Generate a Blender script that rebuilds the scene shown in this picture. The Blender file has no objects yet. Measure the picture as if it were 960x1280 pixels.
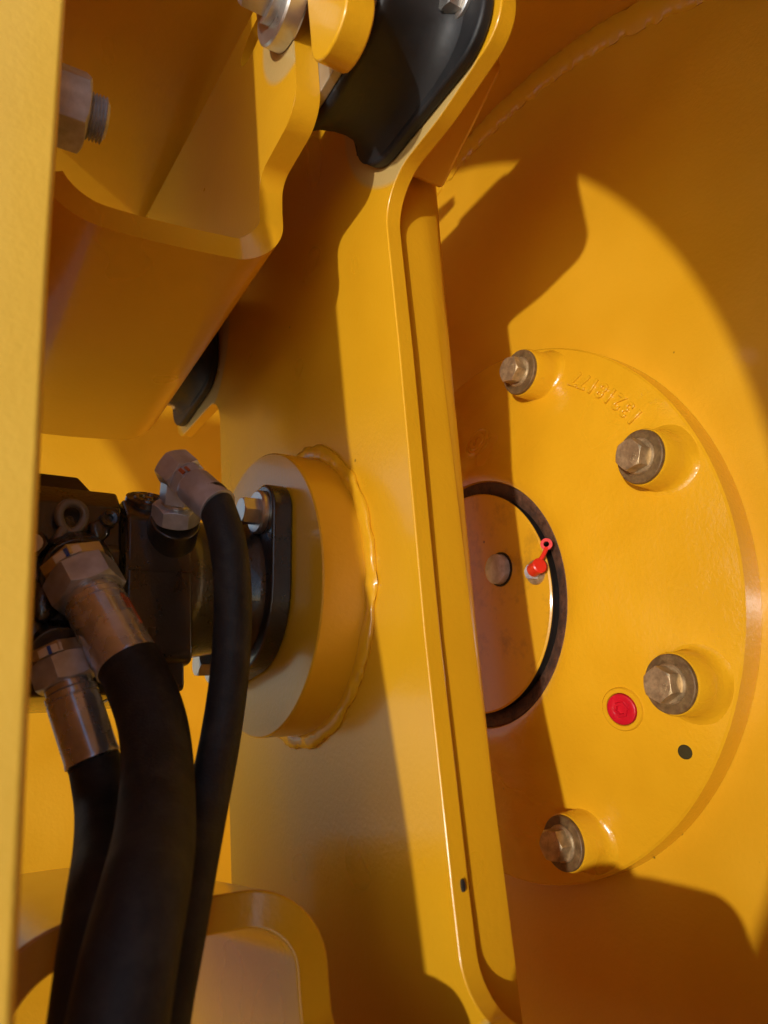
import bpy, bmesh, math, random
from mathutils import Vector, Matrix, noise
random.seed(7)
PI = math.pi
C = bpy.context.scene.collection
scene = bpy.context.scene

# ---------------------------------------------------------------- camera, sky, sun, exposure
# The machine is laid out in its own axes: X = drum axle (towards the drum), Z = up the support plate.
# It stands tilted on the ground; TILT brings those axes into the world.
LIGHT = Vector((1.0, 0.65, 0.12)).normalized()            # travel of the sunlight in machine axes
TILT_ANGLE = math.radians(31.0)
tilt_axis = LIGHT.cross(Vector((0, 0, -1))).normalized()
TILT = Matrix.Translation((0, 0, 0.95)) @ Matrix.Rotation(TILT_ANGLE, 4, tilt_axis)

cam_d = bpy.data.cameras.new('camera')
cam = bpy.data.objects.new('camera', cam_d)
C.objects.link(cam)
cam_d.sensor_fit = 'VERTICAL'
cam_d.sensor_height = 36.0
cam_d.lens = 25.99
cam_d.clip_start = 0.01
cam_d.clip_end = 500.0
cam_d.dof.use_dof = True
cam_d.dof.focus_distance = 0.52
cam_d.dof.aperture_fstop = 9.0
cm = Matrix(((0.84306, -0.09899, -0.52863, -0.44282),
             (-0.52936, -0.3264, -0.7831, -0.48189),
             (-0.09503, 0.94003, -0.32758, -0.12829),
             (0, 0, 0, 1)))
cam.matrix_world = TILT @ cm
scene.camera = cam
scene.render.resolution_x, scene.render.resolution_y = 768, 1024

sun_travel = (TILT.to_3x3() @ LIGHT).normalized()
to_sun = -sun_travel
world = bpy.data.worlds.new('World')
scene.world = world
world.use_nodes = True
wn = world.node_tree.nodes
sky = wn.new('ShaderNodeTexSky')
sky.sky_type = 'NISHITA'
sky.sun_disc = False
sky.sun_elevation = math.asin(to_sun.z)
sky.sun_rotation = math.atan2(to_sun.x, to_sun.y)
sky.air_density = 1.0
sky.dust_density = 1.0
wn['Background'].inputs['Strength'].default_value = 0.15
world.node_tree.links.new(sky.outputs[0], wn['Background'].inputs[0])

sun_d = bpy.data.lights.new('sun', 'SUN')
sun_d.energy = 2.4
sun_d.angle = math.radians(1.2)
sun_d.color = (1.0, 0.96, 0.90)
sun = bpy.data.objects.new('sun', sun_d)
C.objects.link(sun)
sun.rotation_euler = sun_travel.to_track_quat('-Z', 'Y').to_euler()
sun.location = to_sun * 20

vs = scene.view_settings
vs.view_transform = 'Standard'
vs.look = 'None'
vs.exposure = 0.1
vs.gamma = 1.0
vs.use_curve_mapping = False
scene.cycles.use_adaptive_sampling = True
scene.cycles.adaptive_threshold = 0.02
scene.cycles.max_bounces = 8
scene.cycles.glossy_bounces = 3

# ---------------------------------------------------------------- materials
def new_mat(name):
    m = bpy.data.materials.new(name); m.use_nodes = True
    nt = m.node_tree; b = nt.nodes['Principled BSDF']
    return m, nt, b
def nd(nt, t, **kw):
    n = nt.nodes.new(t)
    for k, v in kw.items(): setattr(n, k, v)
    return n
def noise_n(nt, co, scale, detail=3, rough=0.5):
    n = nd(nt, 'ShaderNodeTexNoise'); n.inputs['Scale'].default_value = scale
    n.inputs['Detail'].default_value = detail; n.inputs['Roughness'].default_value = rough
    nt.links.new(co, n.inputs['Vector']); return n
def ramp(nt, src, p0, p1, c0=(0,0,0,1), c1=(1,1,1,1)):
    r = nd(nt, 'ShaderNodeValToRGB'); e = r.color_ramp.elements
    e[0].position = p0; e[0].color = c0; e[1].position = p1; e[1].color = c1
    nt.links.new(src, r.inputs[0]); return r
def mixc(nt, fac, a, b):
    m = nd(nt, 'ShaderNodeMix', data_type='RGBA')
    if isinstance(fac, float): m.inputs[0].default_value = fac
    else: nt.links.new(fac, m.inputs[0])
    for s, v in ((6, a), (7, b)):
        if isinstance(v, tuple): m.inputs[s].default_value = v
        else: nt.links.new(v, m.inputs[s])
    return m.outputs[2]
def bump(nt, b, srcs):
    prev = None
    for src, strength, dist in srcs:
        bp = nd(nt, 'ShaderNodeBump'); bp.inputs['Strength'].default_value = strength
        bp.inputs['Distance'].default_value = dist
        nt.links.new(src, bp.inputs['Height'])
        if prev: nt.links.new(prev, bp.inputs['Normal'])
        prev = bp.outputs[0]
    nt.links.new(prev, b.inputs['Normal'])

def paint(name, base=(0.72, 0.365, 0.009), rough=0.3, peel=0.35, dirt=0.0, pads=None, cast=0.0, chips=0.6):
    m, nt, b = new_mat(name)
    co = nd(nt, 'ShaderNodeTexCoord').outputs['Object']
    big = noise_n(nt, co, 11, 2)
    r = ramp(nt, big.outputs[0], 0.35, 0.7, (base[0]*0.95, base[1]*0.93, base[2], 1), (base[0]*1.03, base[1]*1.04, base[2]*1.2, 1))
    col = r.outputs[0]
    if pads:
        pads, xface = pads
        sep = nd(nt, 'ShaderNodeSeparateXYZ'); nt.links.new(co, sep.inputs[0])
        for cy, cz, rr in pads:
            d2 = nd(nt, 'ShaderNodeCombineXYZ'); nt.links.new(sep.outputs[1], d2.inputs[1]); nt.links.new(sep.outputs[2], d2.inputs[2])
            ds = nd(nt, 'ShaderNodeVectorMath', operation='DISTANCE'); ds.inputs[1].default_value = (0, cy, cz)
            nt.links.new(d2.outputs[0], ds.inputs[0])
            lt = ramp(nt, ds.outputs['Value'], rr-0.0008, rr+0.0008, (1,1,1,1), (0,0,0,1))
            fm = nd(nt, 'ShaderNodeMath', operation='LESS_THAN'); nt.links.new(sep.outputs[0], fm.inputs[0]); fm.inputs[1].default_value = xface
            fm2 = nd(nt, 'ShaderNodeMath', operation='MULTIPLY'); nt.links.new(fm.outputs[0], fm2.inputs[0]); nt.links.new(lt.outputs[0], fm2.inputs[1])
            col = mixc(nt, fm2.outputs[0], col, (0.55, 0.38, 0.13, 1))
    # small nicks through the paint
    vor = nd(nt, 'ShaderNodeTexVoronoi'); vor.inputs['Scale'].default_value = 26
    nt.links.new(co, vor.inputs['Vector'])
    near = ramp(nt, vor.outputs['Distance'], 0.020, 0.034, (1,1,1,1), (0,0,0,1))
    pick = nd(nt, 'ShaderNodeSeparateColor'); nt.links.new(vor.outputs['Color'], pick.inputs[0])
    sel = ramp(nt, pick.outputs[0], 0.80, 0.82)
    mm = nd(nt, 'ShaderNodeMath', operation='MULTIPLY'); nt.links.new(near.outputs[0], mm.inputs[0]); nt.links.new(sel.outputs[0], mm.inputs[1])
    mm2 = nd(nt, 'ShaderNodeMath', operation='MULTIPLY'); nt.links.new(mm.outputs[0], mm2.inputs[0]); mm2.inputs[1].default_value = chips
    col = mixc(nt, mm2.outputs[0], col, (0.02, 0.012, 0.006, 1))
    if dirt:
        dn = noise_n(nt, co, 38, 6, 0.7)
        dr = ramp(nt, dn.outputs[0], 0.52, 0.72)
        dm = nd(nt, 'ShaderNodeMath', operation='MULTIPLY'); nt.links.new(dr.outputs[0], dm.inputs[0]); dm.inputs[1].default_value = dirt
        col = mixc(nt, dm.outputs[0], col, (0.16, 0.075, 0.015, 1))
    nt.links.new(col, b.inputs['Base Color'])
    rr_ = ramp(nt, big.outputs[0], 0.3, 0.75, (rough*0.85,)*3+(1,), (rough*1.25,)*3+(1,))
    nt.links.new(rr_.outputs[0], b.inputs['Roughness'])
    b.inputs['Coat Weight'].default_value = 0.55
    b.inputs['Coat Roughness'].default_value = 0.15
    b.inputs['Specular IOR Level'].default_value = 0.5
    fine = noise_n(nt, co, 300, 2, 0.6)
    l = [(fine.outputs[0], peel, 0.0005)]
    if cast:
        lump = noise_n(nt, co, 24, 1); l.append((lump.outputs[0], 0.4, 0.008))
    bump(nt, b, l)
    return m

def plain(name, base, rough, metallic=0.0, var=0.25, vscale=40, bstr=0.2, bscale=300, bdist=0.0004, spec=0.5, tint=None, tint_amt=0.0, tscale=25, coat=0.0):
    m, nt, b = new_mat(name)
    co = nd(nt, 'ShaderNodeTexCoord').outputs['Object']
    n = noise_n(nt, co, vscale, 3, 0.6)
    r = ramp(nt, n.outputs[0], 0.3, 0.72, tuple(c*(1-var) for c in base)+(1,), tuple(min(1, c*(1+var)) for c in base)+(1,))
    col = r.outputs[0]
    if tint:
        tn = noise_n(nt, co, tscale, 3, 0.7); tr = ramp(nt, tn.outputs[0], 0.45, 0.66)
        tm = nd(nt, 'ShaderNodeMath', operation='MULTIPLY'); nt.links.new(tr.outputs[0], tm.inputs[0]); tm.inputs[1].default_value = tint_amt
        col = mixc(nt, tm.outputs[0], col, tint+(1,))
    nt.links.new(col, b.inputs['Base Color'])
    rr_ = ramp(nt, n.outputs[0], 0.3, 0.75, (max(0.05, rough*0.8),)*3+(1,), (min(1, rough*1.25),)*3+(1,))
    nt.links.new(rr_.outputs[0], b.inputs['Roughness'])
    b.inputs['Metallic'].default_value = metallic
    b.inputs['Specular IOR Level'].default_value = spec
    b.inputs['Coat Weight'].default_value = coat
    bn = noise_n(nt, co, bscale, 2)
    bump(nt, b, [(bn.outputs[0], bstr, bdist)])
    return m

PADS = [(sy*0.208, sz*0.318+0.42, 0.0875) for sy in (-1, 1) for sz in (-1, 1)]
M_yel = paint('yellow_paint')
M_plate = paint('yellow_plate_paint', pads=(PADS, -0.0055))
M_brk = paint('yellow_bracket_paint', pads=([(-0.1985-0.02, 0.3185-0.18, 0.046)], 0.0495))
M_drum = paint('yellow_drum_paint', rough=0.42, peel=0.5, chips=0.8)
M_cast = paint('yellow_cast_paint', rough=0.24, peel=0.7, cast=0.22, chips=0.3)
M_cap = paint('yellow_worn_paint', rough=0.45, dirt=0.45, chips=0.8)
M_weld = paint('yellow_weld_paint', rough=0.32, peel=0.2, chips=0)
M_side_lit = paint('yellow_side_sunlit', base=(0.78, 0.47, 0.05), rough=0.4, chips=0.0)  # paler copy of the yellow paint: sun glare and sky sheen put into the colour
M_blk = plain('black_cast_paint', (0.018, 0.017, 0.018), 0.30, var=0.3, vscale=60, bstr=0.5, bscale=520, bdist=0.0006, spec=0.7, coat=0.6)
M_rub = plain('black_mount_rubber', (0.012, 0.012, 0.013), 0.55, var=0.35, vscale=30, bstr=0.25, bscale=400, spec=0.45)
M_hose = plain('black_hose_rubber', (0.015, 0.0155, 0.018), 0.6, var=0.4, vscale=25, bstr=0.5, bscale=900, bdist=0.0005, spec=0.35, tint=(0.06, 0.055, 0.05), tint_amt=0.35, tscale=60)
M_zinc = plain('zinc_steel', (0.54, 0.59, 0.70), 0.34, metallic=0.45, var=0.22, vscale=90, bstr=0.25, bscale=700, bdist=0.0003, tint=(0.30, 0.26, 0.25), tint_amt=0.5)
M_zincb = plain('bright_zinc_steel', (0.62, 0.60, 0.56), 0.33, metallic=0.9, var=0.15, vscale=70, bstr=0.15, bscale=500, bdist=0.0003)
M_nut = plain('dull_zinc_steel', (0.56, 0.57, 0.63), 0.48, metallic=0.4, var=0.3, vscale=120, bstr=0.4, bscale=600, bdist=0.0004, tint=(0.34, 0.25, 0.18), tint_amt=0.5)
M_bolt = plain('weathered_bolt_steel', (0.50, 0.37, 0.20), 0.40, metallic=0.6, var=0.3, vscale=150, bstr=0.4, bscale=700, bdist=0.0004, tint=(0.25, 0.17, 0.08), tint_amt=0.5, tscale=260)
M_wash = plain('rusted_washer_steel', (0.17, 0.10, 0.035), 0.6, metallic=0.2, var=0.4, vscale=200, bstr=0.6, bscale=600, bdist=0.0005, tint=(0.12, 0.05, 0.02), tint_amt=0.6, tscale=300)
M_rust = plain('rust', (0.12, 0.05, 0.022), 0.75, metallic=0.0, var=0.6, vscale=220, bstr=0.8, bscale=380, bdist=0.001, tint=(0.02, 0.012, 0.01), tint_amt=0.8, tscale=110)
M_dark = plain('dark_seal_rubber', (0.012, 0.009, 0.007), 0.6)
M_red = plain('red_plastic', (0.72, 0.025, 0.012), 0.3, var=0.08, bstr=0.1, coat=0.2)
M_redp = plain('red_enamel', (0.55, 0.008, 0.02), 0.22, var=0.15, bstr=0.4, bscale=260, bdist=0.001, coat=0.4)
M_white = plain('white_marker', (0.75, 0.75, 0.72), 0.6, var=0.08)
M_blue = plain('blue_marker', (0.03, 0.10, 0.55), 0.6, var=0.2)
M_orange = plain('orange_marker', (0.42, 0.10, 0.03), 0.55, var=0.4, vscale=300)
M_ground = plain('ground_gravel', (0.24, 0.21, 0.18), 0.9, var=0.35, vscale=3, bstr=0.8, bscale=40, bdist=0.02)
M_hole_shade = plain('hole_shade', (0.045, 0.034, 0.012), 0.9, spec=0.1)  # shade inside an open bore, put into the colour
M_steelp = plain('bare_plate_steel', (0.42, 0.36, 0.26), 0.45, metallic=0.5, var=0.15)

# ---------------------------------------------------------------- mesh helpers
def mk(name, verts, faces, mat, parent=None, bevel=0.0, seg=2, angle=32, off=None, subsurf=0):
    """one mesh object; verts in machine axes, moved to the parent's base"""
    base = parent['_base'] if parent is not None else None
    if base is None and off is not None: base = off
    me = bpy.data.meshes.new(name)
    bv = Vector(base) if base is not None else Vector((0, 0, 0))
    me.from_pydata([tuple(Vector(v) - bv) for v in verts], [], faces)
    bm = bmesh.new(); bm.from_mesh(me)
    bmesh.ops.remove_doubles(bm, verts=bm.verts, dist=1e-6)
    bmesh.ops.recalc_face_normals(bm, faces=bm.faces)
    bm.to_mesh(me); bm.free()
    for p in me.polygons: p.use_smooth = True
    me.set_sharp_from_angle(angle=math.radians(angle))
    me.materials.append(mat)
    o = bpy.data.objects.new(name, me); C.objects.link(o)
    if parent is not None:
        o.parent = parent; o['_base'] = tuple(parent['_base'])
    else:
        o.location = bv; o['_base'] = tuple(bv)
    if bevel:
        b = o.modifiers.new('bevel', 'BEVEL'); b.width = bevel; b.segments = seg; b.limit_method = 'ANGLE'
        b.angle_limit = math.radians(38); b.harden_normals = True
    if subsurf:
        s = o.modifiers.new('sub', 'SUBSURF'); s.levels = subsurf; s.render_levels = subsurf
    return o
def thing(name, label, cat, base, group=None):
    o = bpy.data.objects.new(name, None); C.objects.link(o)
    o.empty_display_size = 0.02
    o.location = base; o['_base'] = tuple(base)
    o['label'] = label; o['category'] = cat
    if group: o['group'] = group
    return o
def fillet(pts, n=8):
    """[(a,b,r)] -> polygon with rounded corners"""
    out = []; N = len(pts)
    for i, (a, b, r) in enumerate(pts):
        p = Vector((a, b)); q0 = Vector(pts[i-1][:2]); q1 = Vector(pts[(i+1) % N][:2])
        if r <= 0: out.append((a, b)); continue
        d0 = (q0-p); d1 = (q1-p); l0, l1 = d0.length, d1.length; d0 /= l0; d1 /= l1
        ang = math.acos(max(-1, min(1, d0.dot(d1)))); t = r/math.tan(ang/2)
        t = min(t, l0*0.49, l1*0.49); rr = t*math.tan(ang/2)
        c = p + (d0+d1).normalized()*(rr/math.sin(ang/2))
        s = p+d0*t-c; e = p+d1*t-c
        a0 = math.atan2(s.y, s.x); a1 = math.atan2(e.y, e.x); da = (a1-a0+PI) % (2*PI)-PI
        for k in range(n+1):
            aa = a0+da*k/n; out.append((c.x+rr*math.cos(aa), c.y+rr*math.sin(aa)))
    return out
AX = {'x': lambda u, v, w: (w, u, v), 'y': lambda u, v, w: (u, w, v), 'z': lambda u, v, w: (u, v, w)}
def circle(cu, cv, r, n=48): return [(cu+r*math.cos(2*PI*k/n), cv+r*math.sin(2*PI*k/n)) for k in range(n)]
def prism_data(outer, holes, a, b, axis='x'):
    bm = bmesh.new(); f = AX[axis]
    edges = []
    for loop in [outer]+holes:
        vs_ = [bm.verts.new((u, v, 0)) for u, v in loop]
        edges += [bm.edges.new((vs_[i], vs_[(i+1) % len(vs_)])) for i in range(len(vs_))]
    bmesh.ops.triangle_fill(bm, use_beauty=True, use_dissolve=not holes, edges=edges)
    bm.verts.index_update()
    V = [v.co.copy() for v in bm.verts]; F = [[v.index for v in fc.verts] for fc in bm.faces]
    n = len(V); verts = [f(v.x, v.y, a) for v in V]+[f(v.x, v.y, b) for v in V]
    faces = [fc for fc in F]+[[i+n for i in reversed(fc)] for fc in F]
    s = 0
    for loop in [outer]+holes:
        L = len(loop)
        for i in range(L):
            i0, i1 = s+i, s+(i+1) % L
            faces.append([i0, i1, i1+n, i0+n])
        s += L
    bm.free()
    return verts, faces
def prism(name, outer, a, b, mat, parent=None, holes=(), axis='x', **kw):
    v, f = prism_data(outer, list(holes), a, b, axis); return mk(name, v, f, mat, parent, **kw)
def frame_of(d):
    d = Vector(d).normalized(); h = Vector((0, 0, 1)) if abs(d.z) < 0.9 else Vector((0, 1, 0))
    s = d.cross(h).normalized(); t = s.cross(d).normalized()
    return d, s, t
def lathe(name, prof, mat, parent=None, o=(0, 0, 0), d=(1, 0, 0), seg=64, jit=None, closed=False, **kw):
    """profile [(r, h)] turned about the axis d through o"""
    d, s, t = frame_of(d); o = Vector(o); verts = []; faces = []; n = len(prof)
    for k in range(seg):
        a = 2*PI*k/seg
        for i, (r, h) in enumerate(prof):
            rr, hh = (r, h) if jit is None else jit(a, i, r, h)
            verts.append(o + d*hh + (s*math.cos(a)+t*math.sin(a))*rr)
    for k in range(seg):
        k1 = (k+1) % seg
        for i in range(n if closed else n-1):
            j = (i+1) % n
            faces.append([k*n+i, k1*n+i, k1*n+j, k*n+j])
    if not closed:
        for i in (0, n-1):
            if prof[i][0] > 1e-6: pass
    return mk(name, verts, faces, mat, parent, **kw)
def solid(r0r1h):  # closed cylinder-like profile helper
    return r0r1h
def catmull(pts, per=10):
    P = [Vector(p) for p in pts]; P = [2*P[0]-P[1]]+P+[2*P[-1]-P[-2]]; out = []
    for i in range(1, len(P)-2):
        for k in range(per):
            t = k/per; a, b, c, d = P[i-1], P[i], P[i+1], P[i+2]
            out.append(0.5*((2*b)+(c-a)*t+(2*a-5*b+4*c-d)*t*t+(3*b-a-3*c+d)*t**3))
    out.append(P[-2]); return out
def tube_data(path, rad, seg=28, cap=True):
    verts = []; faces = []; n = len(path); T = None; s = None
    for i, p in enumerate(path):
        d = (path[min(i+1, n-1)]-path[max(i-1, 0)]).normalized()
        if s is None: _, s, t = frame_of(d)
        else:
            s = (s-d*s.dot(d)).normalized()
        t = d.cross(s)
        r = rad[i] if isinstance(rad, (list, tuple)) else rad
        for k in range(seg):
            a = 2*PI*k/seg; verts.append(p+(s*math.cos(a)+t*math.sin(a))*r)
    for i in range(n-1):
        for k in range(seg):
            k1 = (k+1) % seg; faces.append([i*seg+k, i*seg+k1, (i+1)*seg+k1, (i+1)*seg+k])
    if cap:
        faces.append(list(range(seg))); faces.append([(n-1)*seg+k for k in reversed(range(seg))])
    return verts, faces
def tube(name, path, rad, mat, parent=None, seg=28, **kw):
    v, f = tube_data([Vector(p) for p in path], rad, seg); return mk(name, v, f, mat, parent, **kw)
def hexa_data(o, d, af, length, rot=0.0, cham=0.9, both=False):
    """hex prism with a turned chamfer at its far end"""
    d, s, t = frame_of(d); o = Vector(o); R = af/math.sqrt(3); verts = []; faces = []
    N = 36
    def hexr(a):
        a = (a-rot) % (PI/3); return (af/2)/math.cos(a-PI/6)
    rc = af/2*0.985
    tan = math.tan(math.radians(30))
    rings = []
    def ring(fn):
        st = len(verts)
        for k in range(N):
            a = 2*PI*k/N+rot; r, h = fn(a); verts.append(o+d*h+(s*math.cos(a)+t*math.sin(a))*r)
        rings.append(st)
    if both:
        ring(lambda a: (rc, 0)); ring(lambda a: (hexr(a), max(0, (hexr(a)-rc)*tan)))
    else: ring(lambda a: (hexr(a), 0))
    ring(lambda a: (hexr(a), length-max(0, (hexr(a)-rc)*tan)))
    ring(lambda a: (rc, length))
    for q in range(len(rings)-1):
        for k in range(N):
            k1 = (k+1) % N; faces.append([rings[q]+k, rings[q]+k1, rings[q+1]+k1, rings[q+1]+k])
    faces.append([rings[0]+k for k in range(N)]); faces.append([rings[-1]+k for k in range(N)])
    return verts, faces
def hexa(name, o, d, af, length, mat, parent=None, rot=0.0, both=False, **kw):
    v, f = hexa_data(o, d, af, length, rot, both=both)
    kw.setdefault('angle', 22)
    return mk(name, v, f, mat, parent, **kw)
def box(name, x0, x1, y0, y1, z0, z1, mat, parent=None, **kw):
    return prism(name, [(x0, y0), (x1, y0), (x1, y1), (x0, y1)], z0, z1, mat, parent, axis='z', **kw)
def disc(name, o, d, r, h, mat, parent=None, ch=0.001, seg=40, **kw):
    return lathe(name, [(0, 0), (r, 0), (r, h-ch), (r-ch, h), (0, h)], mat, parent, o, d, seg, **kw)
def text_mesh(name, body, size, extrude, mat, parent, matrix):
    cu = bpy.data.curves.new('letters', 'FONT'); cu.body = body; cu.size = size; cu.extrude = extrude
    cu.align_x = 'CENTER'; cu.align_y = 'CENTER'; cu.resolution_u = 3; cu.bevel_depth = extrude*0.35; cu.bevel_resolution = 1
    t = bpy.data.objects.new('letters', cu); C.objects.link(t)
    dg = bpy.context.evaluated_depsgraph_get(); me = bpy.data.meshes.new_from_object(t.evaluated_get(dg))
    bpy.data.objects.remove(t); bpy.data.curves.remove(cu)
    me.transform(Matrix.Translation(-Vector(parent['_base'])) @ matrix); me.name = name
    me.materials.clear(); me.materials.append(mat)
    o = bpy.data.objects.new(name, me); C.objects.link(o); o.parent = parent; o['_base'] = tuple(parent['_base'])
    return o
def bead(name, R, x, w, mat, parent, seg=420, amp=0.35, seed=0.0, cross=9, d=(1, 0, 0), a0=0.0, a1=2*PI, flat=1.0, rp_=0.03):
    """a hand-laid weld bead: a lumpy ring about the axle"""
    verts = []; faces = []; closed = abs(a1-a0-2*PI) < 1e-6; n = seg if closed else seg+1
    for k in range(n):
        a = a0+(a1-a0)*k/seg
        lum = noise.noise(Vector((math.cos(a)*R*70+seed, math.sin(a)*R*70, seed)))*amp
        rip = rp_*math.sin(a*R/0.0042+3*noise.noise(Vector((a*9, seed, 0))))
        drift = noise.noise(Vector((a*3+seed, 5, 1)))*w*0.25
        for i in range(cross):
            b = 2*PI*i/cross
            rr = w*(1+lum+rip)*(1+0.2*noise.noise(Vector((a*R*150, i*0.9, seed))))
            r = R+drift+rr*math.cos(b); xx = x+rr*math.sin(b)*flat
            verts.append((xx, r*math.cos(a), r*math.sin(a)))
    for k in range(n if closed else n-1):
        k1 = (k+1) % n
        for i in range(cross):
            j = (i+1) % cross; faces.append([k*cross+i, k1*cross+i, k1*cross+j, k*cross+j])
    return mk(name, verts, faces, mat, parent, angle=80)

# ---------------------------------------------------------------- the ground the machine stands on
g = mk('ground', [(-60, -60, 0), (60, -60, 0), (60, 60, 0), (-60, 60, 0)], [[0, 1, 2, 3]], M_ground)
g['kind'] = 'structure'; g['label'] = 'bare gravel ground under the machine'; g['_world'] = 1

# ---------------------------------------------------------------- drum with its bearing flange
drum = thing('roller_drum', 'big yellow steel roller drum with recessed end plate, weld seam and bolted flange', 'roller drum', (0.1, 0, -0.56))
XH = 0.018
lathe('head_plate', [(0.08, XH), (0.20, XH), (0.24, XH), (0.33, XH+0.004), (0.42, XH+0.010), (0.50, XH+0.015), (0.530, XH+0.017)], M_drum, drum, seg=180, angle=60)
lathe('shell', [(0.530, 0.25), (0.530, -0.20), (0.530, -0.409), (0.532, -0.412), (0.548, -0.412), (0.550, -0.409), (0.550, 0.25)], M_drum, drum, seg=180, closed=True)
bead('weld_bead', 0.517, XH+0.0155, 0.0145, M_weld, drum, seg=1300, amp=0.12, seed=3.1, flat=0.24, rp_=0.05)
fl = lathe('bearing_flange', [(0.1042, 0.017), (0.1042, -0.029), (0.1052, -0.0312), (0.109, -0.032), (0.118, -0.0305), (0.135, -0.025), (0.155, -0.0185),
           (0.18, -0.012), (0.205, -0.0055), (0.2205, -0.0016), (0.2240, -0.0007), (0.2254, 0.0007), (0.2254, 0.0178)], M_cast, drum, seg=200, angle=24)
def fx(r):  # flange surface at radius r
    P_ = [(0.1052, -0.0312), (0.109, -0.032), (0.118, -0.0305), (0.135, -0.025), (0.155, -0.0185), (0.18, -0.012), (0.205, -0.0055), (0.2205, -0.0016), (0.2252, 0.002)]
    for (r0, x0), (r1, x1) in zip(P_, P_[1:]):
        if r <= r1: return x0+(x1-x0)*(r-r0)/(r1-r0)
    return 0.002
lathe('bore_ring', [(0.1041, -0.0290), (0.1030, -0.0296), (0.0955, -0.0280), (0.0915, -0.0255), (0.0915, 0.017)], M_rust, fl, seg=120)
bolt0 = None
for k in range(8):
    a = math.radians(118.4+45*k-0.0)
    cy, cz = 0.1985*math.cos(a), 0.1985*math.sin(a)
    prof = [(0, -0.0285), (0.0195, -0.0285), (0.0201, -0.0277), (0.0209, -0.013), (0.0222, -0.0045), (0.0248, 0.0), (0.0285, 0.004)]
    def jit(aa, i, r, h, cy=cy, cz=cz):
        return (r, h)
    # boss foot follows the cone of the flange
    d_, s_, t_ = frame_of((1, 0, 0)); vv = []; ff = []; n = len(prof); seg = 40
    for q in range(seg):
        aa = 2*PI*q/seg
        for i, (r, h) in enumerate(prof):
            y = cy+(s_*math.cos(aa)+t_*math.sin(aa)).y*r; z = cz+(s_*math.cos(aa)+t_*math.sin(aa)).z*r
            rad = math.hypot(y, z)
            if i >= 4:
                if rad > 0.2232: y *= 0.2232/rad; z *= 0.2232/rad; rad = 0.2232
                f = (0.45, 0.85, 1.0)[i-4]
                surf = fx(rad)+(0.0004 if i < 6 else 0.0008)
                h = (1-f)*(-0.0115)+f*surf if i < 6 else surf
            vv.append((h, y, z))
    for q in range(seg):
        q1 = (q+1) % seg
        for i in range(n-1): ff.append([q*n+i, q1*n+i, q1*n+i+1, q*n+i+1])
    mk('boss', vv, ff, M_cast, fl, angle=40)
    rot = (0.35, 0.95, 0.62, 0.1, 0.8, 0.3, 0.5, 0.2)[k]
    X0 = -0.0286
    ang = rot
    bt = hexa('bolt', (X0-0.0052, cy, cz), (-1, 0, 0), 0.0200, 0.0098, M_bolt, drum, rot=ang, bevel=0.0004, seg=1)
    lathe('washer', [(0.0, -0.0002), (0.0186, -0.0002), (0.0190, 0.0004), (0.0188, 0.0026), (0.0182, 0.0031), (0.0, 0.0031)], M_wash, bt, (X0, cy, cz), (-1, 0, 0), 48)
    lathe('collar', [(0.0, 0.0031), (0.0128, 0.0031), (0.0128, 0.0040), (0.0119, 0.0052), (0.0, 0.0056)], M_bolt, bt, (X0, cy, cz), (-1, 0, 0), 40)
    # raised grade mark on the head
    up = Vector((0, math.cos(rot), math.sin(rot))); nx = Vector((-1, 0, 0)); rt = up.cross(nx)
    pos = Vector((X0-0.0150, cy, cz))-up*0.0056
    mt = Matrix((( rt.x, up.x, nx.x, pos.x), (rt.y, up.y, nx.y, pos.y), (rt.z, up.z, nx.z, pos.z), (0, 0, 0, 1)))
    text_mesh('grade_mark', '10.9', 0.0046, 0.00025, M_bolt, bt, mt)
# cast part number, upside down along the rim
num = '13218177'
a_start, a_end = math.radians(151.0), math.radians(130.5)
for i, ch in enumerate(num):
    a = a_start+(a_end-a_start)*i/7
    r = 0.2025
    rad = Vector((0, math.cos(a), math.sin(a))); slope = Vector((0.27, 0, 0))
    up = (-rad+Vector((-0.26, 0, 0))).normalized()
    nx = (Vector((-1, 0, 0))-rad*(-0.26)).normalized(); nx = (nx-up*nx.dot(up)).normalized(); rt = up.cross(nx)
    pos = Vector((fx(r)-0.0003, rad.y*r, rad.z*r))
    mt = Matrix(((rt.x, up.x, nx.x, pos.x), (rt.y, up.y, nx.y, pos.y), (rt.z, up.z, nx.z, pos.z), (0, 0, 0, 1)))
    text_mesh('cast_digit', ch, 0.0172, 0.0012, M_cast, fl, mt)
def on_flange(y, z): return fx(math.hypot(y, z))
# red drain plug in its spot face
y, z = -0.1222, -0.1045; xs = on_flange(y, z)
rp = math.hypot(y, z); nrm = Vector((-1, 0.27*y/rp*1.0, 0.27*z/rp)).normalized()
pl = lathe('drain_plug', [(0.0, 0.0000), (0.0036, 0.0001), (0.0043, 0.0008), (0.0054, 0.0016), (0.0088, 0.0022), (0.0104, 0.0016), (0.0110, 0.0002), (0.0110, -0.002)], M_redp, fl, (xs-0.001, y, z), nrm, 40)
lathe('key_ring', [(0.0062, 0.0012), (0.0054, 0.0030), (0.0036, 0.0030), (0.0030, 0.0008), (0.0, 0.0006)], M_redp, fl, (xs-0.001, y, z), nrm, 6, angle=20)
lathe('spot_face', [(0.0112, 0.0006), (0.0115, 0.0012), (0.0142, 0.0012), (0.0150, 0.0002), (0.0153, -0.002)], M_cast, fl, (xs-0.0008, y, z), nrm, 48)
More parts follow.
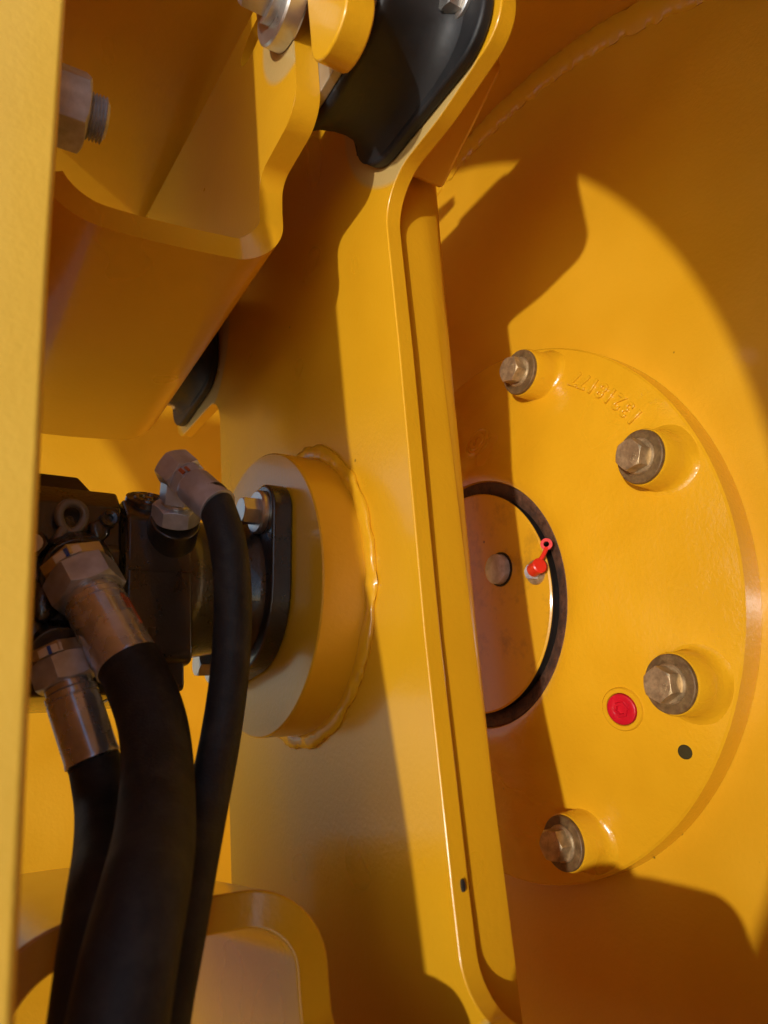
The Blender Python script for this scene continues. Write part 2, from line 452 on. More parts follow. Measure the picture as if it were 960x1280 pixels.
# open tapped hole: flat disc with the bore's shade painted on, inside a thin lip
y, z = -0.1558, -0.1362; xs = on_flange(y, z); rp = math.hypot(y, z); nrm2 = Vector((-1, 0.26*y/rp, 0.26*z/rp)).normalized()
lathe('tapped_hole', [(0.0, 0.0006), (0.0040, 0.0006), (0.0042, 0.0009), (0.0046, 0.0007), (0.0048, 0.0)], M_hole_shade, fl, (xs, y, z), nrm2, 28)
# painted-over plug
y, z = -0.0212, 0.1438; xs = on_flange(y, z); rp = math.hypot(y, z); nrm3 = Vector((-1, 0.4*y/rp, 0.4*z/rp)).normalized()
lathe('blind_plug', [(0.0, -0.0014), (0.0040, -0.0014), (0.0046, 0.0012), (0.0085, 0.0012), (0.0095, 0.0002), (0.0118, 0.0002), (0.0128, 0.0012), (0.0150, 0.0002), (0.0155, -0.002)], M_cast, fl, (xs-0.0005, y, z), nrm3, 40)

# ---------------------------------------------------------------- bearing cap (stands still inside the flange)
cap = thing('bearing_cap', 'round yellow bearing cap with scuffed paint inside the rusty ring of the flange', 'bearing cap', (-0.03, 0, -0.094))
XC = -0.0355
lathe('cover', [(0.0, XC), (0.0918, XC), (0.0930, XC+0.0010), (0.0930, XC+0.0016), (0.088, XC+0.0017)], M_cap, cap, seg=120)
lathe('edge_seal', [(0.0922, XC+0.0014), (0.0922, XC+0.0045), (0.0905, XC+0.0055), (0.0905, 0.0)], M_dark, cap, seg=120)
y, z = -0.0405, 0.0176
pb = lathe('plug_bolt', [(0.0, 0.0072), (0.0030, 0.0066), (0.0108, 0.0068), (0.0122, 0.0060), (0.0124, -0.001)], M_nut, cap, (XC, y, z), (-1, 0, 0), 36)
lathe('gap_ring', [(0.0125, 0.0008), (0.0142, 0.0006), (0.0145, -0.001)], M_dark, pb, (XC, y, z), (-1, 0, 0), 22)
y, z = -0.0800, 0.0045
gn = lathe('grease_nipple', [(0.0, 0.0016), (0.0095, 0.0016), (0.0100, 0.0005), (0.0100, -0.001)], M_bolt, cap, (XC, y, z), (-1, 0, 0), 24)
hexa('nipple_hex', (XC-0.0012, y, z), (-1, 0, 0), 0.0105, 0.0062, M_nut, gn, rot=0.3)
nd_ = Vector((-0.25, -0.96, 0.06)).normalized(); st = Vector((XC-0.0055, y, z))
tube('nipple_neck', [st, st+nd_*0.006], 0.0031, M_zincb, gn, seg=16)
lathe('dust_cap', [(0.003, 0.0), (0.0053, 0.0), (0.0055, 0.001), (0.0052, 0.0085), (0.0059, 0.0092), (0.0059, 0.0112), (0.005, 0.0120), (0.0, 0.0120)], M_red, gn, st+nd_*0.0035, nd_, 28)
e0 = st+nd_*0.0135
tube('cap_strap', catmull([e0+Vector((0.001, 0, 0.004)), e0+Vector((0.003, -0.002, 0.007)), e0+Vector((0.005, -0.004, 0.011)), e0+Vector((0.006, -0.005, 0.0135))], 6), [0.0017]*19, M_red, gn, seg=10)
lathe('strap_ring', [(0.0022, -0.001), (0.0046, -0.001), (0.0046, 0.001), (0.0022, 0.001)], M_red, gn, e0+Vector((0.0062, -0.0052, 0.016)), (-0.8, -0.6, 0), 20, closed=True)

# ---------------------------------------------------------------- support plate between motor and drum
sp = thing('support_plate', 'tall yellow support plate with wide corner lugs, welded hub disc and stiffener bar', 'support plate', (-0.194, 0, -0.42))
half = [(-0.1485, -0.190, 0), (-0.1500, -0.060, 0.3), (-0.1575, 0.120, 0.3), (-0.1605, 0.2425, 0.046), (-0.226, 0.2425, 0.12), (-0.2895, 0.2520, 0.024), (-0.292, 0.405, 0.05)]
right = [(-0.292, -0.405, 0.05), (-0.2895, -0.2520, 0.024), (-0.226, -0.2435, 0.12), (-0.1488, -0.2435, 0.046)]+half[0:]
left = [(0.292, 0.405, 0.05), (0.289, 0.252, 0.024), (0.1535, 0.243, 0.03), (0.1535, -0.243, 0.03), (0.289, -0.252, 0.024), (0.292, -0.405, 0.05)]
outl = fillet(right+left, 10)
prism('plate', outl, -0.200, -0.1885, M_plate, sp, bevel=0.0012, seg=2)
# stiffener bar behind the front edge of the plate
bar = fillet([(-0.1883, -0.148, 0), (-0.1883, -0.136, 0), (-0.1475, -0.136, 0), (-0.1475, -0.148, 0.006)], 5)
bar_prof = fillet([(-0.1883, -0.1446, 0), (-0.1883, -0.10, 0), (-0.1455, -0.10, 0), (-0.1455, -0.1446, 0.020)], 8)
def bar_at(z, dx=0.0, dy=0.0): return [(x+(dx if x > -0.16 else 0), y_+dy, z) for x, y_ in bar_prof]
zs = [-0.42, -0.256, -0.05, 0.175, 0.300, 0.40]; dxs = [-0.010, -0.0085, -0.003, 0.004, 0.0105, 0.012]; dys = [0.0020, 0.0010, -0.0020, -0.0085, -0.0110, -0.0110]
bvv = []; bff = []; nb = len(bar_prof)
for z_, dx, dy in zip(zs, dxs, dys): bvv += bar_at(z_, dx, dy)
for i in range(len(zs)-1):
    for k in range(nb):
        k1 = (k+1) % nb; bff.append([i*nb+k, i*nb+k1, (i+1)*nb+k1, (i+1)*nb+k])
bff += [list(range(nb)), [(len(zs)-1)*nb+k for k in range(nb)]]
mk('stiffener_bar', bvv, bff, M_yel, sp, angle=40)
prism('lug_gusset', [(-0.1600, 0.262), (-0.236, 0.300), (-0.236, 0.322), (-0.1600, 0.300)], -0.1883, -0.146, M_yel, sp, bevel=0.004)
hd = lathe('hub_disc', [(0.0, -0.2335), (0.0995, -0.2335), (0.1004, -0.2326), (0.1004, -0.2002)], M_yel, sp, seg=160)
bead('weld_bead', 0.1030, -0.2012, 0.0062, M_weld, sp, seg=620, amp=0.45, seed=9.4, cross=12, flat=0.5, rp_=0.06)
# paint nicks on the edge
for (x, y, z, s) in ((-0.1935, -0.1496, -0.187, 0.0016), (-0.166, -0.1452, -0.045, 0.0012), (-0.1695, -0.1450, 0.02, 0.0008)):
    pts = [(x+s*0.6*math.cos(t)*(1+0.4*random.random()), z+s*1.7*math.sin(t)*(1+0.3*random.random())) for t in [2*PI*k/9 for k in range(9)]]
    prism('paint_nick', pts, y-0.0006, y+0.001, M_dark, sp, axis='y')

# ---------------------------------------------------------------- rubber mounts
def sq(cy, cz, h, n=4.0, seg=64):
    out = []
    for k in range(seg):
        a = 2*PI*k/seg; c, s = math.cos(a), math.sin(a)
        out.append((cy+h*abs(c)**(2/n)*(1 if c >= 0 else -1), cz+h*abs(s)**(2/n)*(1 if s >= 0 else -1)))
    return out
def mount(label, cy, cz, ext_y, ext_z):
    t = thing('rubber_mount', label, 'rubber mount', (-0.232, cy, cz-0.07), 'rubber mounts between bracket and support plate')
    stations = [(-0.2585, 0.060, 3.2), (-0.2560, 0.0615, 3.2), (-0.2530, 0.0612, 3.2), (-0.246, 0.0592, 3.0), (-0.236, 0.0575, 2.9), (-0.226, 0.0568, 2.9), (-0.217, 0.0575, 3.0), (-0.211, 0.0605, 3.4), (-0.2085, 0.0640, 3.8)]
    vv = []; ff = []; S = 64
    for x, h, n in stations:
        vv += [(x, y, z) for y, z in sq(cy, cz, h, n, S)]
    for i in range(len(stations)-1):
        for k in range(S):
            k1 = (k+1) % S; ff.append([i*S+k, i*S+k1, (i+1)*S+k1, (i+1)*S+k])
    ff.append(list(range(S)))
    body = mk('rubber_body', vv, ff, M_rub, t, angle=60)
    # fine mould parting line
    for k in (34, 60):
        pts_ = []
        for x, h_, n_ in stations:
            y_, z_ = sq(cy, cz, h_, n_, S)[k]; pts_.append(Vector((x, cy+(y_-cy)*1.002, cz+(z_-cz)*1.002)))
        tube('mould_line', catmull(pts_, 4), 0.0005, M_rub, body, seg=6)
    prism('base_flange', fillet([(cy-ext_y, cz-0.0715, 0.03), (cy+0.060, cz-0.066, 0.035), (cy+0.060, cz+0.066, 0.035), (cy-ext_y, cz+0.0715, 0.03)] if cy < 0 else
          [(cy-0.060, cz-0.066, 0.035), (cy+ext_y, cz-0.0715, 0.03), (cy+ext_y, cz+0.0715, 0.03), (cy-0.060, cz+0.066, 0.035)], 10), -0.2086, -0.2002, M_rub, t, bevel=0.0025, seg=3)
    prism('end_plate', sq(cy, cz, 0.0585, 3.2), -0.2648, -0.2586, M_steelp, t, bevel=0.0008)
    for sz in (-1, 1):
        s_ = -1 if cy < 0 else 1
        bx = cy+s_*0.0585; bz = cz+sz*0.033
        b_ = hexa('bolt', (-0.2112, bx, bz), (-1, 0, 0), 0.0150, 0.0085, M_zincb, t, rot=0.3)
        lathe('washer', [(0, 0), (0.0112, 0), (0.0112, 0.0018), (0.0104, 0.0024), (0, 0.0024)], M_zincb, b_, (-0.2087, bx, bz), (-1, 0, 0), 32)
    return t
mount('black rubber mount under the hex bolt and washer of the upper yellow bracket', -0.2080, 0.318, 0.078, 0.07)
mount('black rubber mount half hidden beneath the floor of the upper yellow bracket', 0.2080, 0.326, 0.072, 0.07)
mount('black rubber mount at the lower corner lug of the support plate', -0.2080, -0.318, 0.078, 0.07)

# ---------------------------------------------------------------- channel brackets
def bracket(label, sgn, back):
    t = thing('channel_bracket', label, 'bracket', (-0.33, 0.02, 0.18*sgn), 'channel brackets of the frame')
    T = 0.0160; R_ = 0.026 if sgn > 0 else 0.034
    xo, zo = -0.2650, (0.1790 if sgn > 0 else 0.1745)      # outer faces of wall and floor
    st_ = []                              # (outer x,z) (inner x,z) front y, back y, extra z at the back
    st_.append(((xo, 0.2145), (xo-T, 0.2145), -0.1365, 0.1365, 0))
    n = 12
    for k in range(n+1):
        a = (PI/2)*k/n; cx, cz = xo-R_, zo+R_
        o_ = (cx+R_*math.cos(a), cz-R_*math.sin(a)); ri = R_-T; i_ = (cx+ri*math.cos(a), cz-ri*math.sin(a))
        e_ = 0.62*(k/n)**1.5; st_.append((o_, i_, -0.1365+0.0185*e_, 0.1365+(back-0.1365)*e_, 0))
    for k in range(1, 9):
        x = xo-R_+(-0.368-(xo-R_))*k/8; e_ = 0.62+0.38*math.sin(PI/2*k/8)
        st_.append(((x, zo), (x, zo+T), -0.1365+0.0185*e_, 0.1365+(back-0.1365)*e_, 0))
    cx, cz, R2 = -0.368, zo+0.045, 0.045
    for k in range(1, 11):
        a = math.radians(62)*k/10
        st_.append(((cx-R2*math.sin(a), cz-R2*math.cos(a)), (cx-(R2-T)*math.sin(a), cz-(R2-T)*math.cos(a)), -0.118, back, 0))
    vv = []; ff = []
    for (ox, oz), (ix, iz), yf, yb, uz in st_:
        vv += [(ox, yf, sgn*oz), (ix, yf, sgn*iz), (ix, yb, sgn*(iz+uz)), (ox, yb, sgn*(oz+uz))]
    for i in range(len(st_)-1):
        for k in range(4):
            k1 = (k+1) % 4; ff.append([i*4+k, i*4+k1, (i+1)*4+k1, (i+1)*4+k])
    ff += [[len(vv)-4, len(vv)-3, len(vv)-2, len(vv)-1]]
    pts = [(-0.1365, 0.2145, 0), (-0.1385, 0.2370, 0.022), (-0.1950, 0.2400, 0.020), (-0.1985, 0.372, 0.008), (0.0, 0.398, 0), (0.19, 0.426, 0.02), (0.1950, 0.243, 0.02), (0.1385, 0.2370, 0.02), (0.1365, 0.2145, 0)]
    pts = fillet([(a, sgn*b, r) for a, b, r in pts], 10)
    holes = [[(-0.139+0.0215*math.cos(2*PI*k/44), 0.3565+0.0105*math.sin(2*PI*k/44)) for k in range(44)]] if sgn > 0 else []
    wv, wf = prism_data(pts, holes, xo-T, xo)
    nw = len(wv)//2; L = len(pts)
    skip = {L-1, 0, nw, nw+L-1}
    o_ = len(vv); vv += wv
    ff += [[i+o_ for i in fc] for fc in wf if set(fc) != skip]
    ch = mk('channel', vv, ff, M_brk if sgn > 0 else M_yel, t, angle=30)
    bvm = ch.modifiers.new('bevel', 'BEVEL'); bvm.width = 0.0014; bvm.segments = 2; bvm.limit_method = 'ANGLE'; bvm.angle_limit = math.radians(50); bvm.harden_normals = True
    # round-ended stop bar beside the mount
    prism('stop_bar', [(a, sgn*b) for a, b in fillet([(-0.2185, 0.40, 0), (-0.2185, 0.2370, 0.019), (-0.2600, 0.2370, 0.0205), (-0.2600, 0.40, 0)], 12)], -0.2830, -0.2651, M_yel, t, bevel=0.0016)
    prism('stop_bar_neck', [(a, sgn*b) for a, b in [(-0.19, 0.36), (-0.222, 0.36), (-0.222, 0.40), (-0.19, 0.40)]], -0.2815, -0.2656, M_yel, t)
    return t
ub = bracket('yellow channel bracket with open top and round hole, sky side of the black motor', 1, 0.166)
ub['label'] = 'yellow channel bracket with a round hole and a large washer, above the black motor'
lb = bracket('yellow arched channel bracket behind the hanging hoses, below the black motor', -1, 0.166)
cbolt = hexa('clamp_bolt', (-0.2975, -0.1985, 0.3185), (-1, 0, 0), 0.0235, 0.0150, M_zincb, ub, rot=0.15)
lathe('clamp_washer', [(0, -0.0005), (0.0270, -0.0005), (0.0280, 0.0008), (0.0280, 0.0102), (0.0268, 0.0115), (0.0, 0.0115)], M_zincb, cbolt, (-0.2812, -0.1985, 0.3185), (-1, 0, 0), 56)
lathe('spring_washer', [(0, 0.011), (0.0168, 0.011), (0.0168, 0.0165), (0.0, 0.0165)], M_zincb, cbolt, (-0.2812, -0.1985, 0.3185), (-1, 0, 0), 40)

# ---------------------------------------------------------------- frame: side plate with nut, web, crossmember
side = thing('frame_side_plate', 'thick yellow frame side plate standing upright with its edge to the viewer', 'frame plate', (-0.43, 0.1, -0.56))
XS = -0.4105
vv = []
prism('plate', fillet([(-0.2580, -0.29, 0.0), (0.03, -0.29, 0), (0.03, 0.4316, 0), (-0.2240, 0.4316, 0), (-0.2255, 0.06, 0.3), (-0.2530, -0.20, 0.3)], 8), -0.47, XS, M_side_lit, side, bevel=0.003, seg=3)
prism('arm', fillet([(-0.10, 0.14, 0.02), (0.01, 0.14, 0.02), (0.01, 0.26, 0.02), (-0.10, 0.26, 0.02)], 4), -0.90, -0.4702, M_side_lit, side, bevel=0.003, seg=2)
box('top_shade_plate', XS-0.05, -0.215, -0.145, 0.26, 0.432, 0.446, M_yel, side, bevel=0.001)  # added plate; its shaded underside darkens the view above the bracket
nut = hexa('nut', (XS, -0.1630, 0.2100), (1, 0, 0), 0.0365, 0.0200, M_nut, side, rot=0.06, both=True, bevel=0.0005, seg=1)
lathe('flat_washer', [(0, 0), (0.0225, 0), (0.0225, 0.0022), (0.0215, 0.003), (0, 0.003)], M_nut, nut, (XS, -0.1630, 0.2100), (1, 0, 0), 40)
prof = [(0.0, 0.0)]
h = 0.0
prof = [(0.0098, 0.0)]
while h < 0.0088:
    prof += [(0.0102, h+0.0002), (0.0120, h+0.0009), (0.0102, h+0.0016)]; h += 0.0017
prof += [(0.0100, h), (0.0088, h+0.0010), (0.0, h+0.0011)]
lathe('stud', prof, M_nut, nut, (XS+0.0195, -0.1630, 0.2100), (1, 0, 0), 36, angle=50)

# ---------------------------------------------------------------- hydraulic motor
mo = thing('hydraulic_motor', 'black cast hydraulic motor bolted by its flange to the yellow hub disc', 'hydraulic motor', (-0.31, 0, -0.075))
# flange: round body with two bolt ears
def hull(circs, n=40):
    pts = []
    for cy, cz, r in circs: pts += [(cy+r*math.cos(2*PI*k/n), cz+r*math.sin(2*PI*k/n)) for k in range(n)]
    pts = sorted(set((round(a, 6), round(b, 6)) for a, b in pts))
    def cr(o, a, b): return (a[0]-o[0])*(b[1]-o[1])-(a[1]-o[1])*(b[0]-o[0])
    lo = []
    for p in pts:
        while len(lo) > 1 and cr(lo[-2], lo[-1], p) <= 0: lo.pop()
        lo.append(p)
    up = []
    for p in reversed(pts):
        while len(up) > 1 and cr(up[-2], up[-1], p) <= 0: up.pop()
        up.append(p)
    return lo[:-1]+up[:-1]
fo = hull([(0, 0, 0.0585), (-0.0460, 0.0430, 0.0195), (0.0460, -0.0430, 0.0195)])
prism('flange', fo, -0.2485, -0.2337, M_blk, mo, bevel=0.0022, seg=3)
for s in (1, -1):
    by, bz = -0.0462*s, 0.0432*s
    fb = hexa('flange_bolt', (-0.2530, by, bz), (-1, 0, 0), 0.0165, 0.0105, M_zincb, mo, rot=0.2)
    lathe('washer', [(0, 0), (0.0148, 0), (0.0148, 0.0032), (0.0136, 0.0044), (0, 0.0044)], M_zincb, fb, (-0.2486, by, bz), (-1, 0, 0), 36)
lathe('housing', [(0.0, -0.2480), (0.050, -0.2486), (0.0495, -0.252), (0.0455, -0.258), (0.0440, -0.268), (0.0465, -0.282), (0.0505, -0.290), (0.0515, -0.296), (0.0515, -0.338)], M_blk, mo, seg=72, angle=50)
rib = [(-0.0515, -0.0585), (-0.0515, 0.030), (-0.036, 0.0465), (0.030, 0.0465), (0.048, 0.030), (0.048, -0.0585)]
prism('port_section', fillet([(a, b, 0.008) for a, b in rib], 5), -0.3375, -0.2980, M_blk, mo, bevel=0.0022, seg=3)
prism('foot', fillet([(-0.047, -0.0735, 0.004), (-0.047, -0.050, 0), (0.04, -0.050, 0), (0.04, -0.0735, 0.004)], 4), -0.3360, -0.3020, M_blk, mo, bevel=0.0015, seg=2)
blk = [(-0.0440, -0.0740, 0.006), (-0.0440, 0.0370, 0.003), (-0.0300, 0.0520, 0.003), (0.035, 0.0520, 0.004), (0.046, 0.037, 0.004), (0.046, -0.0740, 0.006)]
prism('end_block', fillet(blk, 4), -0.4050, -0.3390, M_blk, mo, bevel=0.0022, seg=3)
mk('top_rib', [(-0.4045, -0.026, 0.0515), (-0.352, -0.026, 0.0515), (-0.352, 0.030, 0.0515), (-0.4045, 0.030, 0.0515),
               (-0.4045, -0.021, 0.0640), (-0.3610, -0.021, 0.0640), (-0.3610, 0.026, 0.0640), (-0.4045, 0.026, 0.0640)],
   [[0, 1, 2, 3], [4, 5, 6, 7], [0, 1, 5, 4], [1, 2, 6, 5], [2, 3, 7, 6], [3, 0, 4, 7]], M_blk, mo, bevel=0.0018, seg=2)
prism('side_ledge', fillet([(-0.0470, 0.0080, 0.002), (-0.0445, 0.0135, 0.002), (-0.040, 0.0135, 0), (-0.040, -0.004, 0), (-0.0445, -0.004, 0.002)], 3), -0.4045, -0.3400, M_blk, mo, bevel=0.001)
# round top plug with turned rings
tp = lathe('top_plug', [(0, 0.0062), (0.0030, 0.0062), (0.0038, 0.0046), (0.0056, 0.0046), (0.0064, 0.0062), (0.0088, 0.0062), (0.0096, 0.0046), (0.0115, 0.0046), (0.0122, 0.0058), (0.0140, 0.0052), (0.0145, 0.0), (0.0150, -0.02)], M_blk, mo, (-0.3210, -0.0335, 0.0440), (0, -0.62, 0.78), 40)
# port bosses that carry the hoses
h1d = Vector((0.42, -0.52, -0.93)).normalized()
tube('port_boss', [Vector((-0.3640, -0.0300, 0.004)), Vector((-0.3640, -0.0530, -0.0085))], [0.0225, 0.0205], M_blk, mo, seg=36, bevel=0.001)
tube('port_boss', [Vector((-0.3720, -0.0300, -0.046)), Vector((-0.3715, -0.0500, -0.0545))], [0.0185, 0.0165], M_blk, mo, seg=36, bevel=0.001)
# lifting eye with its bolt
ey = Vector((-0.3685, -0.0490, 0.0265))
def eye(name):
    a, b, r = 0.0068, 0.0096, 0.0026
    path = []
    for k in range(41):
        t = 2*PI*k/40
        path.append(ey+Vector((a*math.cos(t)*(1-0.18*math.sin(t)*-1), -0.002*math.sin(t), b*math.sin(t)*0.86)))
    return tube(name, path, r, M_zinc, mo, seg=14, angle=80)
M_eye = plain('dark_grey_eye_steel', (0.20, 0.20, 0.21), 0.4, metallic=0.3, var=0.2)
eo = eye('lifting_eye'); eo.data.materials[0] = M_eye
tube('eye_shank', catmull([ey+Vector((-0.0040, 0, -0.0070)), ey+Vector((-0.0065, 0.001, -0.0130)), ey+Vector((-0.0085, 0.006, -0.020))], 6), 0.0030, M_eye, eo, seg=14)
bp = Vector((-0.3850, -0.0445, 0.0085))
hexa('eye_bolt', bp, (-0.45, -0.88, 0.0), 0.0135, 0.0075, M_blk, eo, rot=0.1)
disc('bolt_end', bp+Vector((-0.45, -0.88, 0))*0.0076, (-0.45, -0.88, 0), 0.0056, 0.0006, M_white, eo, ch=0.0003, seg=14)
# cast lumps, lugs and tag at the end of the motor
random.seed(21)
for (x, y, z, r, e) in ((-0.3800, -0.045, -0.022, 0.0085, 1.5), (-0.3835, -0.045, -0.041, 0.0065, 1.3), (-0.3750, -0.046, -0.040, 0.0050, 1.2), (-0.3855, -0.046, -0.060, 0.0080, 1.4), (-0.3520, -0.045, 0.022, 0.006, 1.2)):
    vv = []; ff = []; A, B = 14, 7
    for i in range(B+1):
        th = PI*i/B
        for k in range(A):
            ph = 2*PI*k/A; q = Vector((math.sin(th)*math.cos(ph), -math.cos(th)*0.45, math.sin(th)*math.sin(ph)*e))
            q *= r*(1+0.22*noise.noise(q*2.5+Vector((x*900, z*900, 0))))
            vv.append((x+q.x, y+q.y, z+q.z))
    for i in range(B):
        for k in range(A):
            k1 = (k+1) % A; ff.append([i*A+k, i*A+k1, (i+1)*A+k1, (i+1)*A+k])
    mk('cast_lump', vv, ff, M_blk, mo, angle=70)
for (x, z) in ((-0.3975, 0.030), (-0.3475, -0.064), (-0.3475, 0.0285)):
    sb = lathe('socket_screw', [(0, 0.0010), (0.0026, 0.0010), (0.0026, 0.0044), (0.0046, 0.0050), (0.0052, 0.0044), (0.0052, -0.001)], M_blk, mo, (x, -0.0440, z), (0, -1, 0), 24)
prism('casting_seam', [(-0.0522, -0.0035), (-0.0522, -0.0015), (-0.0500, -0.0010), (-0.0500, -0.0040)], -0.3370, -0.3000, M_blk, mo)

# ---------------------------------------------------------------- hoses
M_fer = plain('crimped_steel', (0.60, 0.61, 0.65), 0.27, metallic=0.75, var=0.25, vscale=70, bstr=0.08, bscale=500, bdist=0.0003, tint=(0.42, 0.38, 0.36), tint_amt=0.4, tscale=30)
def ferrule(name, p0, p1, r, parent, mat=M_fer, collar=True):
    d = (Vector(p1)-Vector(p0)); L = d.length; d.normalize()
    if collar:
        pr = [(r*0.40, 0), (r*0.86, 0.0), (r*0.90, L*0.02), (r*0.90, L*0.10), (r*0.88, L*0.105), (r*0.99, L*0.13), (r*0.99, L*0.20), (r*0.965, L*0.205), (r*0.965, L*0.215), (r*1.0, L*0.225),
              (r*1.0, L*0.93), (r*1.025, L*0.96), (r*1.02, L*0.995), (r*0.98, L), (r*0.5, L)]
    else:
        pr = [(r*0.40, 0), (r*0.93, 0.0), (r*0.97, L*0.03), (r*1.0, L*0.1), (r*1.0, L*0.92), (r*1.03, L*0.96), (r*1.02, L), (r*0.5, L)]
    S = 48
    def jit(a, i, rr, h):
        # eight crimped flats
        if 0.2*L < h < 0.95*L and rr > 0.9*r:
            k = abs(((a*8/(2*PI)) % 1)-0.5)*2
            return (rr*(1-0.022*(k**3)), h)
        return (rr, h)
    return lathe(name, pr, mat, parent, Vector(p0), d, 64, jit=jit, angle=28)
def hose_thing(label, path, rad, skip_to, nut_af, nut_p, nut_d, nut_len, fer0, fer1, fer_r, nrot):
    t = thing('hydraulic_hose', label, 'hydraulic hose', path[-1], 'hydraulic hoses on the motor')
    pts = catmull(path, 10)
    tube('hose', pts, rad, M_hose, t, seg=40, angle=80)
    fe = ferrule('ferrule', fer0, fer1, fer_r, t)
    nt_ = hexa('swivel_nut', nut_p, nut_d, nut_af, nut_len, M_zinc, t, rot=nrot, both=True, bevel=0.0005, seg=1)
    return t, fe, nt_
mm = lambda L: [Vector(p)/1000 for p in L]
H1 = mm([(-342.5, -80.5, -62.5), (-339.7, -84.1, -70.2), (-334.8, -96.7, -93.9), (-336.5, -112.5, -117.4), (-347.0, -146.0, -143.8), (-357.5, -170.5, -161.5), (-365.0, -182.5, -177.5), (-370.0, -188.0, -194.5), (-374.0, -191.0, -212.0), (-378, -193, -238), (-380, -194, -270)])
d1 = (Vector((-0.3397, -0.0841, -0.0702))-Vector((-0.3622, -0.0555, -0.0109))).normalized()
n1 = Vector((-0.3640, -0.0530, -0.0075))
t1, f1, nut1 = hose_thing('thick black hose with the widest zinc nut, hanging in front of the other two', H1, 0.0167, 0, 0.0360, n1, d1, 0.0175, n1+d1*0.0160, n1+d1*0.0655, 0.0165, 0.25)
hexa('adapter', n1-d1*0.0075, d1, 0.0335, 0.0078, M_zincb, nut1, rot=0.55)
def patch(name, parent, mat, o, d, r, h0, h1, a0, a1, n=8):
    """thin painted patch that follows a round fitting"""
    d, s_, t_ = frame_of(d); o = Vector(o); vv = []; ff = []
    for k in range(n+1):
        a = a0+(a1-a0)*k/n; e = s_*math.cos(a)+t_*math.sin(a)
        vv += [o+d*h0+e*r, o+d*h1+e*r, o+d*h1+e*(r-0.0006), o+d*h0+e*(r-0.0006)]
    for k in range(n):
        for q in range(4): ff.append([k*4+q, k*4+(q+1) % 4, (k+1)*4+(q+1) % 4, (k+1)*4+q])
    ff += [[0, 1, 2, 3], [n*4, n*4+1, n*4+2, n*4+3]]
    return mk(name, vv, ff, mat, parent, angle=60)
H2 = mm([(-355.2, -62.0, -109.0), (-353.6, -62.7, -114.2), (-352.6, -74.7, -132.9), (-357.9, -102.5, -149.6), (-366.2, -134.9, -165.5), (-371.3, -149.8, -182.8), (-375.0, -158.8, -201.2), (-378, -163, -222), (-380, -165, -262)])
n2 = Vector((-0.3717, -0.0525, -0.0560)); d2 = (Vector((-0.3536, -0.0627, -0.1142))-n2).normalized()
t2, f2, nut2 = hose_thing('black hose with worn zinc ferrule, partly behind the thick front hose', H2, 0.0130, 0, 0.0290, n2, d2, 0.0145, n2+d2*0.0135, n2+d2*0.0570, 0.0136, 0.1)
hexa('adapter', n2-d2*0.0065, d2, 0.0265, 0.0068, M_zincb, nut2, rot=0.4)
def ang(d, target):
    d, s_, t_ = frame_of(d); v = Vector(target); return math.atan2(v.dot(t_), v.dot(s_))
for nn, dd, af, hh, nt_ in ((n1, d1, 0.0335, -0.0055, nut1), (n2, d2, 0.0265, -0.0048, nut2)):
    a_ = ang(dd, (-0.55, -0.75, 0.45))
    patch('paint_mark', nt_, M_white, nn, dd, af/2+0.0018, hh, -0.0004, a_-0.42, a_+0.42)
    patch('marker_line', nt_, M_blue, nn, dd, af/2+0.0024, hh, -0.0002, a_-0.05, a_+0.06, 3)
a_ = ang(d1, (0.75, -0.65, 0.3))
patch('marker_smear', f1, M_orange, n1+d1*0.016, d1, 0.0169, 0.014, 0.024, a_-0.30, a_-0.16, 4)
patch('marker_smear', f1, M_orange, n1+d1*0.016, d1, 0.0169, 0.016, 0.034, a_-0.05, a_+0.06, 4)
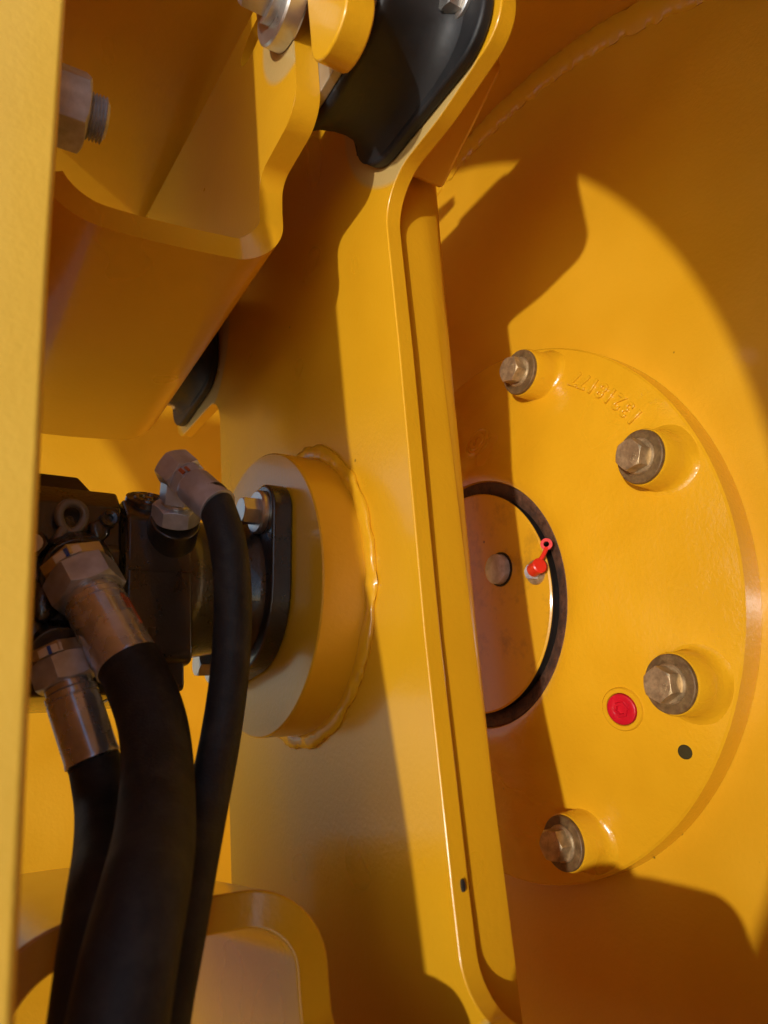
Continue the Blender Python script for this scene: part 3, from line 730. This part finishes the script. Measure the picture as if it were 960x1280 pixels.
# third hose with elbow
E0 = Vector((-0.3020, -0.0370, 0.0440))
ax = Vector((0.02, -0.30, 0.95)).normalized()
H3 = mm([(-303.4, -98.0, 29.5), (-301.0, -101.8, 22.5), (-297.2, -107.9, 0.3), (-294.6, -107.5, -29.2), (-295.9, -104.5, -67.8), (-302.0, -104.3, -104.2), (-314.1, -115.5, -137.4), (-326.9, -133.4, -162.4), (-335.0, -141.6, -184.9), (-342.2, -146.1, -208.1), (-348, -149, -235), (-352, -150, -265)])
t3 = thing('hydraulic_hose', 'thin black hose with zinc elbow fitting curving over the motor', 'hydraulic hose', H3[-1], 'hydraulic hoses on the motor')
tube('hose', catmull(H3, 10), 0.0103, M_hose, t3, seg=36, angle=80)
K = Vector((-0.3145, -0.0808, 0.0488))               # corner of the elbow
d3 = (Vector((-0.3010, -0.1018, 0.0225))-K).normalized()
f3 = ferrule('ferrule', K+d3*0.0130, K+d3*0.0385, 0.0114, t3, M_zinc, collar=False)
el = hexa('elbow', K-d3*0.0090, d3, 0.0225, 0.0150, M_zinc, t3, rot=0.5, both=True, bevel=0.0005, seg=1)
hexa('swivel_nut', K+d3*0.0055, d3, 0.0200, 0.0085, M_zinc, el, rot=0.2, both=True)
a_ = ang(d3, (-0.35, -0.75, 0.15))
patch('marker_smear', el, M_orange, K, d3, 0.0116, 0.0072, 0.0122, a_-0.30, a_-0.10, 4)
patch('marker_smear', el, M_orange, K, d3, 0.0116, 0.0085, 0.0128, a_+0.02, a_+0.16, 4)
a_ = ang(d3, (0.35, -0.45, 0.65))
patch('marker_line', el, M_white, K, d3, 0.0116, 0.0090, 0.0124, a_-0.16, a_-0.06, 3)
base3 = Vector((-0.3110, -0.0600, 0.0275)); ed = (K-base3).normalized()
hexa('elbow_leg', base3+ed*0.0125, ed, 0.0190, 0.0130, M_zinc, el, rot=0.3)
lathe('sealing_ring', [(0, 0), (0.0088, 0), (0.0088, 0.001), (0.0098, 0.0012), (0.0098, 0.0026), (0.0088, 0.0028), (0.0088, 0.0042), (0, 0.0042)], M_zincb, el, base3+ed*0.0095, ed, 32)
hexa('lock_nut', base3-ed*0.0015, ed, 0.0255, 0.0110, M_zinc, t3, rot=0.15, both=True, bevel=0.0005, seg=1)
tube('port_boss', [Vector((-0.3095, -0.0330, 0.0150)), base3-ed*0.0010], [0.0175, 0.0150], M_blk, mo, seg=36, bevel=0.001)

# ---------------------------------------------------------------- put everything into the world
for o in list(C.objects):
    if o.parent is None and o.type in {'MESH', 'EMPTY'}:
        if o.get('_world'): continue
        o.matrix_world = TILT @ Matrix.Translation(o.location)
for o in list(C.objects):
    for k in ('_base', '_world'):
        if k in o: del o[k]
